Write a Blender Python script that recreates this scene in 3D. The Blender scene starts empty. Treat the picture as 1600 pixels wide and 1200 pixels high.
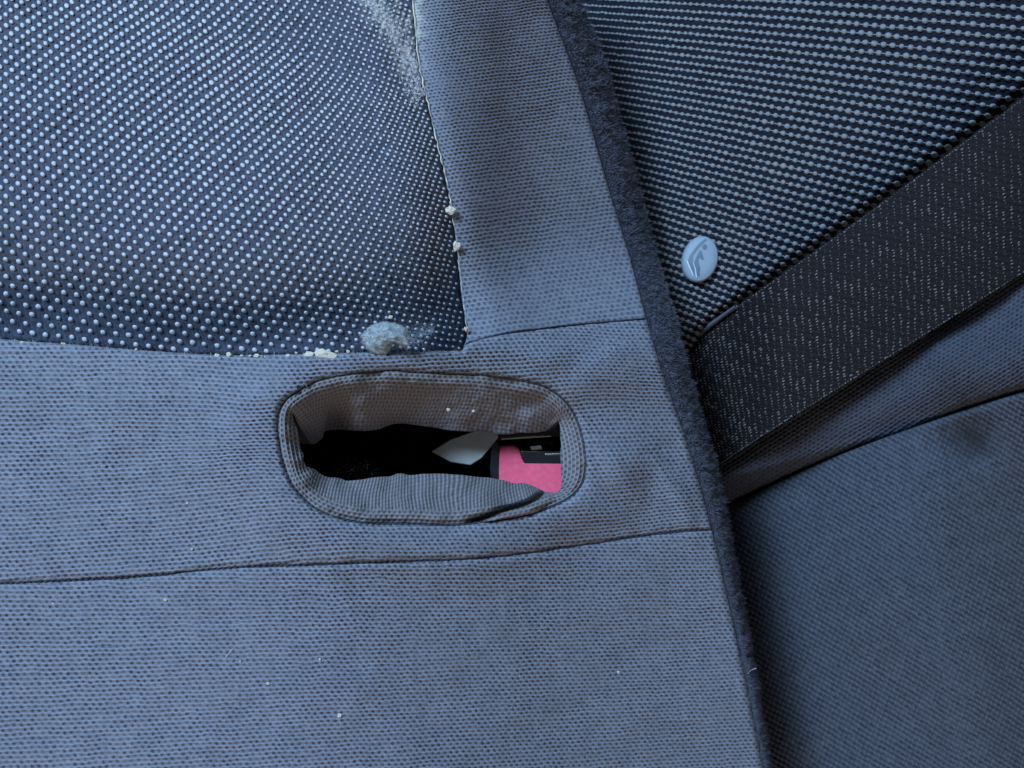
import bpy, bmesh, math, random
import numpy as np
from mathutils import Vector

rng = np.random.default_rng(7)
random.seed(7)
scene = bpy.context.scene

# ------------------------------------------------------------------ camera, world, lamps, exposure
CAM_H = 0.24                      # metres above the seat cover
FPX = 1209.0                      # focal length in photograph pixels (1600 wide)
cam_data = bpy.data.cameras.new("camera")
cam = bpy.data.objects.new("camera", cam_data)
scene.collection.objects.link(cam)
cam.location = (0, 0, CAM_H)
cam_data.sensor_width = 36.0
cam_data.lens = 36.0 * FPX / 1600.0
cam_data.clip_start = 0.01
cam_data.clip_end = 50
cam_data.dof.use_dof = True
cam_data.dof.focus_distance = 0.258
cam_data.dof.aperture_fstop = 30.0
scene.camera = cam

world = bpy.data.worlds.new("World")
scene.world = world
world.use_nodes = True
bgn = world.node_tree.nodes["Background"]
bgn.inputs[0].default_value = (1.0, 0.86, 0.76, 1)      # warm light bounced about the car's interior
bgn.inputs[1].default_value = 0.085

def area_lamp(name, loc, target, size, power, col):
    l = bpy.data.lights.new(name, 'AREA')
    l.shape = 'RECTANGLE'; l.size = size[0]; l.size_y = size[1]
    l.energy = power; l.color = col
    o = bpy.data.objects.new(name, l)
    o.location = loc
    o.rotation_euler = (Vector(target) - Vector(loc)).to_track_quat('-Z', 'Y').to_euler()
    scene.collection.objects.link(o)
    return o
# daylight through the car window (above in the picture) and, weaker, through the far window
area_lamp("window_light", (-0.50, 0.56, 0.78), (0.0, 0.0, -0.03), (0.34, 0.32), 18.0, (0.47, 0.69, 0.97))
area_lamp("far_window_light", (0.30, 0.75, 0.95), (0.0, 0.0, -0.03), (0.4, 0.4), 1.6, (0.45, 0.70, 1.0))
area_lamp("cabin_bounce", (-0.05, -0.85, 0.55), (0.0, 0.0, -0.03), (0.8, 0.4), 2.6, (1.0, 0.80, 0.66))

scene.view_settings.view_transform = 'Standard'
scene.view_settings.look = 'None'
scene.view_settings.exposure = 0.0
scene.view_settings.gamma = 1.0
scene.render.engine = 'CYCLES'
scene.cycles.max_bounces = 5
scene.cycles.diffuse_bounces = 3

# ------------------------------------------------------------------ helpers
def unproj(px, py, z):
    k = (CAM_H - z) / FPX
    return np.stack([(px - 800.0) * k, (600.0 - py) * k, z + 0 * px], -1)

def P(px, py, z):
    k = (CAM_H - z) / FPX
    return Vector(((px - 800.0) * k, (600.0 - py) * k, z))

def S(x, a, b):
    t = np.clip((x - a) / (b - a), 0, 1)
    return t * t * (3 - 2 * t)

def noise2(x, y, seed=0):
    x = np.asarray(x, float); y = np.asarray(y, float)
    xi = np.floor(x).astype(np.int64); yi = np.floor(y).astype(np.int64)
    fx = x - xi; fy = y - yi
    fx = fx * fx * fx * (fx * (fx * 6 - 15) + 10); fy = fy * fy * fy * (fy * (fy * 6 - 15) + 10)
    def h(i, j):
        n = (i * 374761393 + j * 668265263 + seed * 1442695041) & 0xFFFFFFFF
        n = ((n ^ (n >> 13)) * 1274126177) & 0xFFFFFFFF
        return ((n ^ (n >> 16)) & 0xFFFF) / 32767.5 - 1.0
    a = h(xi, yi); b = h(xi + 1, yi); c = h(xi, yi + 1); d = h(xi + 1, yi + 1)
    return (a * (1 - fx) + b * fx) * (1 - fy) + (c * (1 - fx) + d * fx) * fy

def fbm(x, y, seed=0, octv=3):
    s = 0; a = 1.0; t = 0
    for o in range(octv):
        s = s + a * noise2(x * 2 ** o, y * 2 ** o, seed + o * 17); t += a; a *= 0.5
    return s / t

def smooth_line(pts, n=8, closed=False):
    p = np.array(pts, float); m = len(p); out = []
    rng_ = range(m) if closed else range(m - 1)
    for i in rng_:
        if closed:
            p0, p1, p2, p3 = p[(i - 1) % m], p[i], p[(i + 1) % m], p[(i + 2) % m]
        else:
            p1, p2 = p[i], p[i + 1]
            p0 = p[i - 1] if i > 0 else 2 * p1 - p2
            p3 = p[i + 2] if i + 2 < m else 2 * p2 - p1
        for k in range(n):
            t = k / n
            out.append(0.5 * ((2 * p1) + (-p0 + p2) * t + (2 * p0 - 5 * p1 + 4 * p2 - p3) * t * t + (-p0 + 3 * p1 - 3 * p2 + p3) * t ** 3))
    if not closed:
        out.append(p[-1])
    return np.array(out)

def line_dist(px, py, line, closed=False):
    """distance and nearest point of a polyline"""
    best = np.full(px.shape, 1e18); nx = np.zeros_like(px); ny = np.zeros_like(px)
    m = len(line)
    for i in range(m if closed else m - 1):
        ax, ay = line[i]; bx, by = line[(i + 1) % m]
        dx, dy = bx - ax, by - ay
        L = dx * dx + dy * dy
        if L < 1e-12: continue
        t = np.clip(((px - ax) * dx + (py - ay) * dy) / L, 0, 1)
        qx = ax + t * dx; qy = ay + t * dy
        d = (px - qx) ** 2 + (py - qy) ** 2
        k = d < best
        best = np.where(k, d, best); nx = np.where(k, qx, nx); ny = np.where(k, qy, ny)
    return np.sqrt(best), nx, ny

def in_poly(px, py, poly):
    ins = np.zeros(px.shape, bool); m = len(poly)
    for i in range(m):
        ax, ay = poly[i]; bx, by = poly[(i + 1) % m]
        if ay == by: continue
        c = ((ay > py) != (by > py)) & (px < (bx - ax) * (py - ay) / (by - ay) + ax)
        ins ^= c
    return ins

def mesh_obj(name, V, F, mat, parent=None, attrs=None, smooth=True):
    """V (n,3); F (m,3|4) int array or list of arrays"""
    me = bpy.data.meshes.new(name)
    Fs = F if isinstance(F, list) else [F]
    Fs = [f for f in Fs if len(f)]
    V = np.asarray(V, np.float32)
    me.vertices.add(len(V)); me.vertices.foreach_set("co", V.ravel())
    loops = np.concatenate([np.asarray(f, np.int32).ravel() for f in Fs])
    sizes = np.concatenate([np.full(len(f), f.shape[1], np.int32) for f in Fs])
    starts = np.concatenate([[0], np.cumsum(sizes)[:-1]]).astype(np.int32)
    me.loops.add(len(loops)); me.loops.foreach_set("vertex_index", loops)
    me.polygons.add(len(sizes)); me.polygons.foreach_set("loop_start", starts)
    me.polygons.foreach_set("loop_total", sizes)
    me.polygons.foreach_set("use_smooth", np.full(len(sizes), smooth, bool))
    me.update(calc_edges=True)
    for k, a in (attrs or {}).items():
        at = me.attributes.new(k, 'FLOAT', 'POINT')
        at.data.foreach_set("value", np.asarray(a, np.float32))
    me.materials.append(mat)
    o = bpy.data.objects.new(name, me)
    scene.collection.objects.link(o)
    if parent: o.parent = parent
    return o

def bm_obj(name, bm, mat, parent=None, smooth=False):
    bmesh.ops.recalc_face_normals(bm, faces=bm.faces)
    me = bpy.data.meshes.new(name); bm.to_mesh(me); bm.free()
    me.materials.append(mat)
    if smooth: me.polygons.foreach_set("use_smooth", [True] * len(me.polygons))
    o = bpy.data.objects.new(name, me); scene.collection.objects.link(o)
    if parent: o.parent = parent
    return o

def empty(name, loc, label, cat, group=None):
    o = bpy.data.objects.new(name, None); scene.collection.objects.link(o)
    o.location = loc; o.empty_display_size = 0.01
    tag(o, label, cat, group)
    return o

def tag(o, label, cat, group=None):
    o['label'] = label; o['category'] = cat
    if group: o['group'] = group
    return o

def grid_faces(nu, nv, wrap_u=False):
    i = np.arange(nu if wrap_u else nu - 1); j = np.arange(nv - 1)
    I, J = np.meshgrid(i, j, indexing='ij'); I2 = (I + 1) % nu
    return np.stack([I * nv + J, I2 * nv + J, I2 * nv + J + 1, I * nv + J + 1], -1).reshape(-1, 4)

# ------------------------------------------------------------------ materials
def new_mat(name):
    m = bpy.data.materials.new(name); m.use_nodes = True
    nt = m.node_tree; b = nt.nodes["Principled BSDF"]
    return m, nt, b

def attr_node(nt, name):
    n = nt.nodes.new("ShaderNodeAttribute"); n.attribute_name = name
    return n.outputs["Fac"]

def mixc(nt, fac, a, b):
    n = nt.nodes.new("ShaderNodeMix"); n.data_type = 'RGBA'
    for s, v in ((n.inputs[0], fac), (n.inputs[6], a), (n.inputs[7], b)):
        if hasattr(v, 'links') or isinstance(v, bpy.types.NodeSocket): nt.links.new(v, s)
        elif isinstance(v, (int, float)): s.default_value = v
        else: s.default_value = (*v, 1)
    return n.outputs[2]

def noise_node(nt, scale, detail=2, rough=0.5):
    tc = nt.nodes.new("ShaderNodeTexCoord")
    n = nt.nodes.new("ShaderNodeTexNoise"); n.inputs["Scale"].default_value = scale
    n.inputs["Detail"].default_value = detail; n.inputs["Roughness"].default_value = rough
    nt.links.new(tc.outputs["Object"], n.inputs["Vector"])
    return n.outputs["Fac"]

def maprange(nt, v, a, b, c=0.0, d=1.0):
    n = nt.nodes.new("ShaderNodeMapRange")
    nt.links.new(v, n.inputs[0])
    for i, x in zip((1, 2, 3, 4), (a, b, c, d)): n.inputs[i].default_value = x
    return n.outputs[0]

def bump(nt, b, h, strength, dist):
    n = nt.nodes.new("ShaderNodeBump"); n.inputs["Strength"].default_value = strength
    n.inputs["Distance"].default_value = dist
    nt.links.new(h, n.inputs["Height"]); nt.links.new(n.outputs[0], b.inputs["Normal"])

def fabric(name, yarn, under, h=True, sheen=0.08, stain_shade=None, fleck=0.12, rough=0.85, spec=0.2):
    m, nt, b = new_mat(name)
    col = yarn
    if h:
        col = mixc(nt, attr_node(nt, "h"), under, yarn)
    fl = noise_node(nt, 1500, 2, 0.7)
    dark = tuple(c * 0.72 for c in yarn); lite = tuple(min(1, c * 1.35) for c in yarn)
    tint = mixc(nt, maprange(nt, fl, 0.3, 0.7), dark, lite)
    col = mixc(nt, fleck * 3, col, tint) if not h else mixc(nt, fleck * 1.5, col, tint)
    big = noise_node(nt, 35, 3, 0.6)
    col = mixc(nt, maprange(nt, big, 0.35, 0.7, 0.0, 0.12), col, tuple(c * 0.6 for c in yarn))
    if stain_shade is not None:
        col = mixc(nt, attr_node(nt, "stain_shade"), col, stain_shade)
    nt.links.new(col, b.inputs["Base Color"])
    b.inputs["Roughness"].default_value = rough
    b.inputs["Specular IOR Level"].default_value = spec
    b.inputs["Sheen Weight"].default_value = sheen
    b.inputs["Sheen Roughness"].default_value = 0.5
    bump(nt, b, noise_node(nt, 3000, 2, 0.7), 0.8, 0.00018)
    return m

YARN = (0.262, 0.292, 0.356)
M_plain = fabric("woven_blue_grey", YARN, (0.018, 0.024, 0.050), stain_shade=(0.62, 0.62, 0.56))
M_lip = fabric("woven_lip", (0.285, 0.288, 0.315), (0.035, 0.036, 0.048), stain_shade=(0.085, 0.070, 0.062))
M_base = fabric("insert_ground", (0.090, 0.106, 0.148), (0.010, 0.013, 0.024), sheen=0.0, stain_shade=(0.62, 0.64, 0.55))
M_knot = fabric("insert_knot", (0.50, 0.53, 0.57), (0.47, 0.49, 0.55), h=False, fleck=0.2)
M_base2 = fabric("dotted_ground", (0.020, 0.025, 0.042), (0.005, 0.006, 0.011), sheen=0.0, spec=0.08)
M_knot2 = fabric("dotted_knot", (0.25, 0.275, 0.30), (0.40, 0.43, 0.50), h=False, fleck=0.2)
M_side = fabric("woven_side", (0.120, 0.142, 0.188), (0.005, 0.007, 0.014), stain_shade=(0.022, 0.020, 0.022))
M_belt = fabric("belt_webbing", (0.022, 0.021, 0.024), (0.006, 0.006, 0.007), sheen=0.0, spec=0.1)
M_speck = fabric("belt_speck", (0.22, 0.215, 0.22), (0.4, 0.4, 0.4), h=False, rough=0.5, spec=0.5)
M_velvet = fabric("velvet", (0.018, 0.022, 0.036), (0.03, 0.04, 0.06), h=False, sheen=0.1)
M_pile = fabric("velvet_pile", (0.105, 0.120, 0.165), (0.05, 0.06, 0.1), h=False, sheen=0.2, fleck=0.3)

def plain(name, col, rough=0.5, metal=0.0, spec=0.5, vary=0.25, nscale=300, bumpd=0.0):
    m, nt, b = new_mat(name)
    n = noise_node(nt, nscale, 3, 0.6)
    c = mixc(nt, maprange(nt, n, 0.3, 0.7), tuple(x * (1 - vary) for x in col), tuple(min(1, x * (1 + vary)) for x in col))
    nt.links.new(c, b.inputs["Base Color"])
    b.inputs["Roughness"].default_value = rough; b.inputs["Metallic"].default_value = metal
    b.inputs["Specular IOR Level"].default_value = spec
    if bumpd: bump(nt, b, noise_node(nt, nscale * 4, 3, 0.6), 0.6, bumpd)
    return m
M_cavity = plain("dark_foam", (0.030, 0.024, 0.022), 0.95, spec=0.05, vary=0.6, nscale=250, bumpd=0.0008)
M_pink = plain("pink_felt", (0.82, 0.12, 0.21), 0.8, spec=0.2, vary=0.12, nscale=500, bumpd=0.0002)
M_black = plain("black_steel", (0.012, 0.014, 0.018), 0.32, spec=0.6)
M_metal = plain("bare_steel", (0.55, 0.55, 0.52), 0.25, metal=1.0)
M_wedge = plain("grey_plastic", (0.80, 0.86, 0.82), 0.5, vary=0.1, nscale=80)
M_button = plain("pale_blue_plastic", (0.27, 0.36, 0.44), 0.5, spec=0.3, vary=0.05, nscale=200)
M_sym = plain("recess_blue", (0.10, 0.16, 0.23), 0.5, vary=0.08, nscale=400)
M_crumb = plain("crumb", (0.66, 0.61, 0.50), 0.8, vary=0.15, nscale=900, bumpd=0.0002)
M_glue = plain("dried_residue", (0.66, 0.62, 0.48), 0.6, vary=0.3, nscale=700)
M_lint = plain("lint", (0.36, 0.42, 0.45), 0.95, spec=0.1, vary=0.25, nscale=1200, bumpd=0.0006)
M_lintf = plain("lint_fibre", (0.34, 0.42, 0.52), 0.9, spec=0.1, vary=0.2, nscale=1200)
M_hair = plain("pale_fibre", (0.70, 0.72, 0.75), 0.6, vary=0.2, nscale=500)
M_thread = fabric("stitch_thread", (0.050, 0.055, 0.080), (0.05, 0.05, 0.08), h=False)

# ------------------------------------------------------------------ outlines (photograph pixels, unprojected below)
T_BD = smooth_line([(-260, 505), (0, 530), (110, 538), (230, 548), (350, 555), (480, 553), (560, 551), (650, 550), (722, 548)], 4)
T_BC = smooth_line([(722, 548), (736, 535), (800, 520), (880, 510), (950, 503), (1010, 498)], 4)
D_R = smooth_line([(618, -160), (630, -80), (645, 0), (652, 80), (668, 160), (690, 250), (705, 320), (715, 400), (722, 470), (730, 520), (722, 548)], 4)
SEAM = smooth_line([(-260, 926), (0, 912), (200, 903), (350, 888), (500, 882), (750, 872), (900, 853), (1000, 838), (1060, 831), (1113, 828)], 4)
EL = smooth_line([(800, -160), (855, 0), (905, 135), (950, 290), (985, 405), (1010, 498), (1042, 600), (1077, 700), (1113, 828), (1141, 950), (1165, 1060), (1189, 1180), (1212, 1300), (1230, 1400)], 4)
ER = smooth_line([(850, -160), (906, 0), (938, 75), (964, 170), (992, 270), (1018, 370), (1048, 480), (1078, 590), (1107, 690), (1127, 770), (1142, 850), (1161, 950), (1181, 1060), (1199, 1180), (1219, 1300), (1236, 1400)], 4)
OUTER = [(445, 627), (487, 599), (520, 590), (547, 585), (596, 580), (640, 581), (680, 583), (750, 586), (813, 594), (855, 606), (886, 630), (904, 662), (914, 707), (913, 746), (897, 772), (865, 791), (820, 805), (736, 818), (701, 821), (645, 819), (575, 818), (526, 809), (487, 790), (459, 760), (442, 718), (435, 662)]
INNER = [(458, 646), (485, 692), (504, 685), (513, 671), (575, 675), (617, 662), (655, 665), (720, 674), (800, 677), (850, 674), (871, 658), (875, 672), (876, 705), (877, 745), (873, 767), (845, 764), (812, 755), (740, 745), (697, 742), (640, 741), (585, 744), (540, 750), (505, 742), (480, 726), (472, 708), (463, 668)]
OVAL = smooth_line(OUTER, 6, True)
INN = smooth_line(INNER, 6, True)

def cut(line, axis, lo, hi):
    return line[(line[:, axis] >= lo - 1e-6) & (line[:, axis] <= hi + 1e-6)]
POLY_A = np.concatenate([SEAM, cut(EL, 1, 829, 1400), [(-260, 1400)]])
POLY_B = np.concatenate([T_BD, T_BC[1:], cut(EL, 1, 499, 827.9), SEAM[::-1]])
POLY_C = np.concatenate([D_R, T_BC[1:], cut(EL, 1, -160, 497)[::-1]])
POLY_D = np.concatenate([T_BD, D_R[::-1][1:], [(-260, -160)]])

# ------------------------------------------------------------------ shape of the near seat (heights in metres)
def z_near(px, py):
    z = -0.060 * S(px, 420, 1300) - 0.036 * np.clip((620 - py) / 700, 0, 1.2) ** 1.2 * (1 - 1.15 * S(px, 470, 780))
    xr = px - np.interp(py, D_R[:-4, 1], D_R[:-4, 0])
    z = z - 0.016 * S(xr, -80, 150) * S(-py, -570, -380) - 0.018 * S(px, 640, 1010) * S(-py, -570, -330)
    calm = 1 - 0.75 * S(px, 630, 720) * S(-py, -530, -470)
    z = z + (0.0016 * fbm(px / 260, py / 220, 3, 2) + 0.0006 * fbm(px / 70, py / 60, 5, 2)) * calm
    # creases beside the slot
    for (cx, cy, a, L, w, amp) in ((965, 735, 55, 70, 16, 0.0016), (1010, 790, -70, 60, 18, -0.0006), (935, 800, 20, 70, 14, 0.0012),
                                   (1040, 745, 60, 55, 13, 0.0013), (985, 690, 15, 70, 18, -0.0013), (905, 560, -40, 60, 20, -0.0016),
                                   (955, 575, 15, 75, 45, 0.0030), (945, 640, 5, 70, 38, -0.0028), (915, 845, -10, 90, 30, -0.0026), (985, 720, 40, 40, 34, 0.0030), (1060, 770, 60, 45, 30, 0.0022),
                                   (820, 550, 10, 60, 14, 0.0014), (1075, 805, 75, 40, 12, 0.0012), (880, 845, 15, 80, 16, -0.0010)):
        c, s = math.cos(math.radians(a)), math.sin(math.radians(a))
        u = (px - cx) * c + (py - cy) * s; v = -(px - cx) * s + (py - cy) * c
        z = z + 0.9 * amp * np.exp(-(u / L) ** 2 - (v / w) ** 2)
    # the cover puffs up round the slot
    r = np.hypot((px - 672) / 300, (py - 700) / 170)
    return z + 0.004 * np.exp(-((r - 0.95) / 0.28) ** 2)

def z_D(px, py):
    dr, _, _ = line_dist(px, py, D_R)
    db, _, _ = line_dist(px, py, T_BD)
    return (z_near(px, py) - 0.006 * np.exp(-(dr / 60) ** 1.6) - 0.025 * np.exp(-(db / 100) ** 1.5)
            + 0.0012 * fbm(px / 150, py / 130, 21, 2))

def z_C(px, py):
    dl, _, _ = line_dist(px, py, D_R)
    z = z_near(px, py)
    return z - 0.0035 * np.exp(-(dl / 20) ** 1.5) * S(-py, -590, -420) - 0.005 * np.exp(-(dl / 40) ** 2) * S(py, 380, 500)

def weave_h(u, v):
    """0 in the gaps between the yarns, 1 on top of a yarn"""
    c = np.cos(2 * np.pi * u) * np.cos(2 * np.pi * v)
    hole = S(c - 0.55 * np.sin(2 * np.pi * v) ** 2 + 0.12, -0.22, 0.58)
    vl = (v * 2 + 0.5 + 0.16 * np.cos(2 * np.pi * u) * np.cos(2 * np.pi * v)) % 1.0
    ridge = np.exp(-((vl - 0.0) / 0.15) ** 2) + np.exp(-((vl - 1.0) / 0.15) ** 2)
    return np.clip((1 - hole) * (0.52 + 0.48 * ridge), 0, 1), 0.50 * ridge * (1 - hole)

def cloth(name, W, ur, vr, sub, polys, zf, mat, parent, amp=0.00055, roll=7.0, roll_d=0.0016, hole=None, stain_shade_f=None, skirt=0.006, lean=0.0, seed=0, hfun=weave_h, hmin=0.0):
    """a piece of woven cover: every yarn crossing is displaced geometry; W maps weave cells to pixels"""
    nu = int((ur[1] - ur[0]) * sub[0]) + 1; nv = int((vr[1] - vr[0]) * sub[1]) + 1
    u = ur[0] + np.arange(nu) / sub[0]; v = vr[0] + np.arange(nv) / sub[1]
    U, V = np.meshgrid(u, v, indexing='ij')
    px, py = W(U, V)
    px = px + 1.6 * fbm(px / 45, py / 45, seed + 1, 2); py = py + 1.4 * fbm(px / 40, py / 52, seed + 2, 2)
    px = px + 0.75 * noise2(px / 8.5, py / 7.5, seed + 21); py = py + 0.7 * noise2(px / 9.5, py / 6.5, seed + 22)
    ins = in_poly(px, py, polys)
    if hole is not None: ins &= ~in_poly(px, py, hole)
    f = grid_faces(nu, nv)
    keep = ins.ravel()[f].any(1)
    f = f[keep]
    used = np.zeros(nu * nv, bool); used[f.ravel()] = True
    idx = np.cumsum(used) - 1
    f = idx[f]
    U, V, px, py, ins = (a.ravel()[used] for a in (U, V, px, py, ins))
    d, nx, ny = line_dist(px, py, polys, True)
    if hole is not None:
        d2, nx2, ny2 = line_dist(px, py, hole, True)
        k = d2 < d; k_hole = k
        d = np.where(k, d2, d); nx = np.where(k, nx2, nx); ny = np.where(k, ny2, ny)
    px = np.where(ins, px, nx); py = np.where(ins, py, ny); d = np.where(ins, d, 0)
    z = zf(px, py)
    w = roll * (1 + 0.35 * noise2(px / 23, py / 23, seed + 5) + 0.30 * noise2(px / 7, py / 7, seed + 6))
    q = np.clip(1 - d / w, 0, 1)
    z = z - roll_d * (1 - np.sqrt(1 - q * q))
    h, kn = hfun(U, V)
    cellr = noise2(np.floor(U * 2 + 0.25) * 7.3 + 0.5, np.floor(V * 2 + 0.25) * 3.1 + 0.5, seed + 9)
    strength = 0.85 + 0.25 * fbm(px / 60, py / 60, seed + 11, 2) + 0.18 * cellr
    k = (CAM_H - z) / FPX / (CAM_H / FPX)
    z = z + amp * k * strength * (h - 1 + kn) * np.clip(d / 3, 0, 1)
    rowr = noise2(np.floor(V * 2 + 0.5) * 1.7 + 0.5, U * 0.35, seed + 13); colr = noise2(np.floor(U * 2 + 0.5) * 1.3 + 0.5, V * 0.5, seed + 14)
    hh = np.clip((1 - (1 - h) * (0.85 + 0.3 * cellr)) * (1 + 0.13 * rowr + 0.13 * colr + 0.10 * cellr), 0, 1)
    co = unproj(px, py, z)
    attrs = {"h": hh, "stain_shade": stain_shade_f(px, py) if stain_shade_f else np.zeros_like(px)}
    # turn the cut edge down into the seam
    if skirt:
        e = np.concatenate([f[:, [0, 1]], f[:, [1, 2]], f[:, [2, 3]], f[:, [3, 0]]])
        es = np.sort(e, 1); key = es[:, 0].astype(np.int64) * len(px) + es[:, 1]
        _, inv, cnt = np.unique(key, return_inverse=True, return_counts=True)
        be = e[cnt[inv] == 1]
        bv = np.unique(be); m = {}
        mp = np.full(len(px), -1); mp[bv] = np.arange(len(bv)) + len(px)
        down = co[bv].copy(); down[:, 2] -= (np.where(k_hole[bv], 0.005, skirt) if hole is not None else skirt); down[:, 1] -= lean
        co = np.concatenate([co, down])
        f = np.concatenate([f, np.stack([be[:, 1], be[:, 0], mp[be[:, 0]], mp[be[:, 1]]], -1)])
        for kk in attrs: attrs[kk] = np.concatenate([attrs[kk], attrs[kk][bv]])
    return mesh_obj(name, co, f, mat, parent, attrs)

def knots(name, pts, ang, rx, ry, hgt, zf, mat, parent, seg=8):
    """raised yarn knots lying on a cloth: many small domes joined"""
    n = len(pts)
    rings = [(1.0, -0.25), (0.92, 0.30), (0.66, 0.75), (0.30, 0.98)]
    t = np.arange(seg) / seg * 2 * np.pi
    lx = np.concatenate([r * np.cos(t) for r, _ in rings] + [[0]])
    ly = np.concatenate([r * np.sin(t) for r, _ in rings] + [[0]])
    lz = np.concatenate([np.full(seg, z) for _, z in rings] + [[1.02]])
    m = len(lx)
    wob = 1 + 0.06 * rng.standard_normal((n, m)) * (np.arange(m) < seg * 3)
    X = lx[None] * wob * rx[:, None]; Y = ly[None] * wob * ry[:, None]
    c, s = np.cos(ang)[:, None], np.sin(ang)[:, None]
    px = pts[:, 0:1] + X * c - Y * s; py = pts[:, 1:2] + X * s + Y * c
    zc = zf(px.ravel(), py.ravel()).reshape(n, m)
    z = zc + lz[None] * hgt[:, None]
    co = unproj(px.ravel(), py.ravel(), z.ravel())
    F4 = []
    for r in range(len(rings) - 1):
        for i in range(seg):
            j = (i + 1) % seg
            F4.append((r * seg + i, (r + 1) * seg + i, (r + 1) * seg + j, r * seg + j))
    R = len(rings) - 1
    F3 = [(R * seg + i, m - 1, R * seg + (i + 1) % seg) for i in range(seg)]
    off = (np.arange(n) * m)[:, None, None]
    F4 = (np.array(F4)[None] + off).reshape(-1, 4); F3 = (np.array(F3)[None] + off).reshape(-1, 3)
    o = mesh_obj(name, co, [F4, F3], mat, parent, {"h": np.ones(n * m), "stain_shade": np.zeros(n * m)})
    o['kind'] = 'stuff'
    return o

def blades(name, p0, dirs, length, width, mat, parent):
    """short fibres: bent two-segment blades joined"""
    n = len(p0)
    d = dirs / np.linalg.norm(dirs, axis=1, keepdims=True)
    side = np.cross(d, rng.standard_normal((n, 3))); side /= np.linalg.norm(side, axis=1, keepdims=True) + 1e-9
    bend = rng.standard_normal((n, 3)) * 0.35
    mid = p0 + d * length[:, None] * 0.55
    tip = mid + (d + bend) * length[:, None] * 0.45
    w = width[:, None] * side
    V = np.stack([p0 - w, p0 + w, mid + w * 0.8, mid - w * 0.8, tip], 1).reshape(-1, 3)
    o = np.arange(n)[:, None] * 5
    F4 = o + np.array([[0, 1, 2, 3]]); F3 = o + np.array([[3, 2, 4]])
    return mesh_obj(name, V, [F4, F3], mat, parent, {"h": np.ones(n * 5), "stain_shade": np.zeros(n * 5)})

def tube(name, pts, rad, mat, parent=None, seg=6):
    pts = np.asarray(pts, float); n = len(pts)
    rad = np.broadcast_to(np.asarray(rad, float), (n,))
    tn = np.gradient(pts, axis=0); tn /= np.linalg.norm(tn, axis=1, keepdims=True) + 1e-12
    up = np.array([0.03, 0.02, 1.0]); a = np.cross(tn, up); a /= np.linalg.norm(a, axis=1, keepdims=True) + 1e-12
    b = np.cross(tn, a)
    t = np.arange(seg) / seg * 2 * np.pi
    V = pts[:, None] + rad[:, None, None] * (np.cos(t)[None, :, None] * a[:, None] + np.sin(t)[None, :, None] * b[:, None])
    F = []
    for i in range(n - 1):
        for k in range(seg):
            j = (k + 1) % seg
            F.append((i * seg + k, i * seg + j, (i + 1) * seg + j, (i + 1) * seg + k))
    m = n * seg
    return mesh_obj(name, V.reshape(-1, 3), np.array(F), mat, parent, {"h": np.ones(m), "stain_shade": np.zeros(m)})

# ------------------------------------------------------------------ the near seat
seat = empty("car_seat", (0, 0, -0.15), "blue grey woven car seat with a dotted insert panel and an oval slot", "car seat")
def child_fix(o, parent):
    """keep a mesh that was built in world coordinates where it is under an Empty"""
    o.parent = parent; o.matrix_parent_inverse = parent.matrix_world.inverted()
# Empties are placed with an identity inverse: subtract their location once at the end
FIX = []
class Holder: pass

def W_low(y0):
    def W(U, V):
        k = 0.0026
        x = 11.4 / k * (1 - np.exp(-k * U))
        y = y0 + V * 14.4 * (1 - 0.20 * np.clip(x / 1150, -0.3, 1.1)) - 0.02 * (x - 500)
        return x, y
    return W
def W_mid(U, V):
    k = 0.0026
    x = 11.0 / k * (1 - np.exp(-k * U))
    y = 700 + V * 14.2 * (1 - 0.20 * np.clip(x / 1150, -0.3, 1.1)) - 0.03 * (x - 500)
    # the weave is pulled a little round the slot
    r = np.hypot((x - 672) / 330, (y - 700) / 200)
    y = y + 10 * np.exp(-((r - 0.9) / 0.35) ** 2) * np.sin(np.clip((x - 672) / 330, -1, 1) * 2.2) * np.tanh((y - 700) / 45)
    return x, y

lower = cloth("lower_panel", W_low(1010), (-26, 128), (-16, 40), (8, 10), POLY_A, z_near, M_plain, seat, roll=10, roll_d=0.003, seed=31)
mid = cloth("slot_panel", W_mid, (-26, 120), (-18, 20), (8, 10), POLY_B, z_near, M_plain, seat, roll=10, roll_d=0.0032, hole=OVAL, skirt=0.032, seed=51)

def W_C(U, V):
    y = (np.exp(V * 2 * 2.3 / 520) - 1) * 4.7 * 520 / 2.3
    s = 6.3 + 2.6 * y / 520
    return 690 + 0.33 * y + U * s, y - 0.13 * U * s
def stain_C(px, py):
    d, _, _ = line_dist(px, py, D_R)
    m = np.exp(-(d / 14) ** 2) * S(-py, -130, -40)
    return np.clip(m * (0.5 + fbm(px / 6, py / 9, 77, 3)), 0, 0.55)
upper = cloth("upper_panel", W_C, (-32, 42), (-22, 62), (7, 8), POLY_C, z_C, M_plain, seat, roll=6, amp=0.00034, seed=71, skirt=0.016, stain_shade_f=stain_C)

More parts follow.
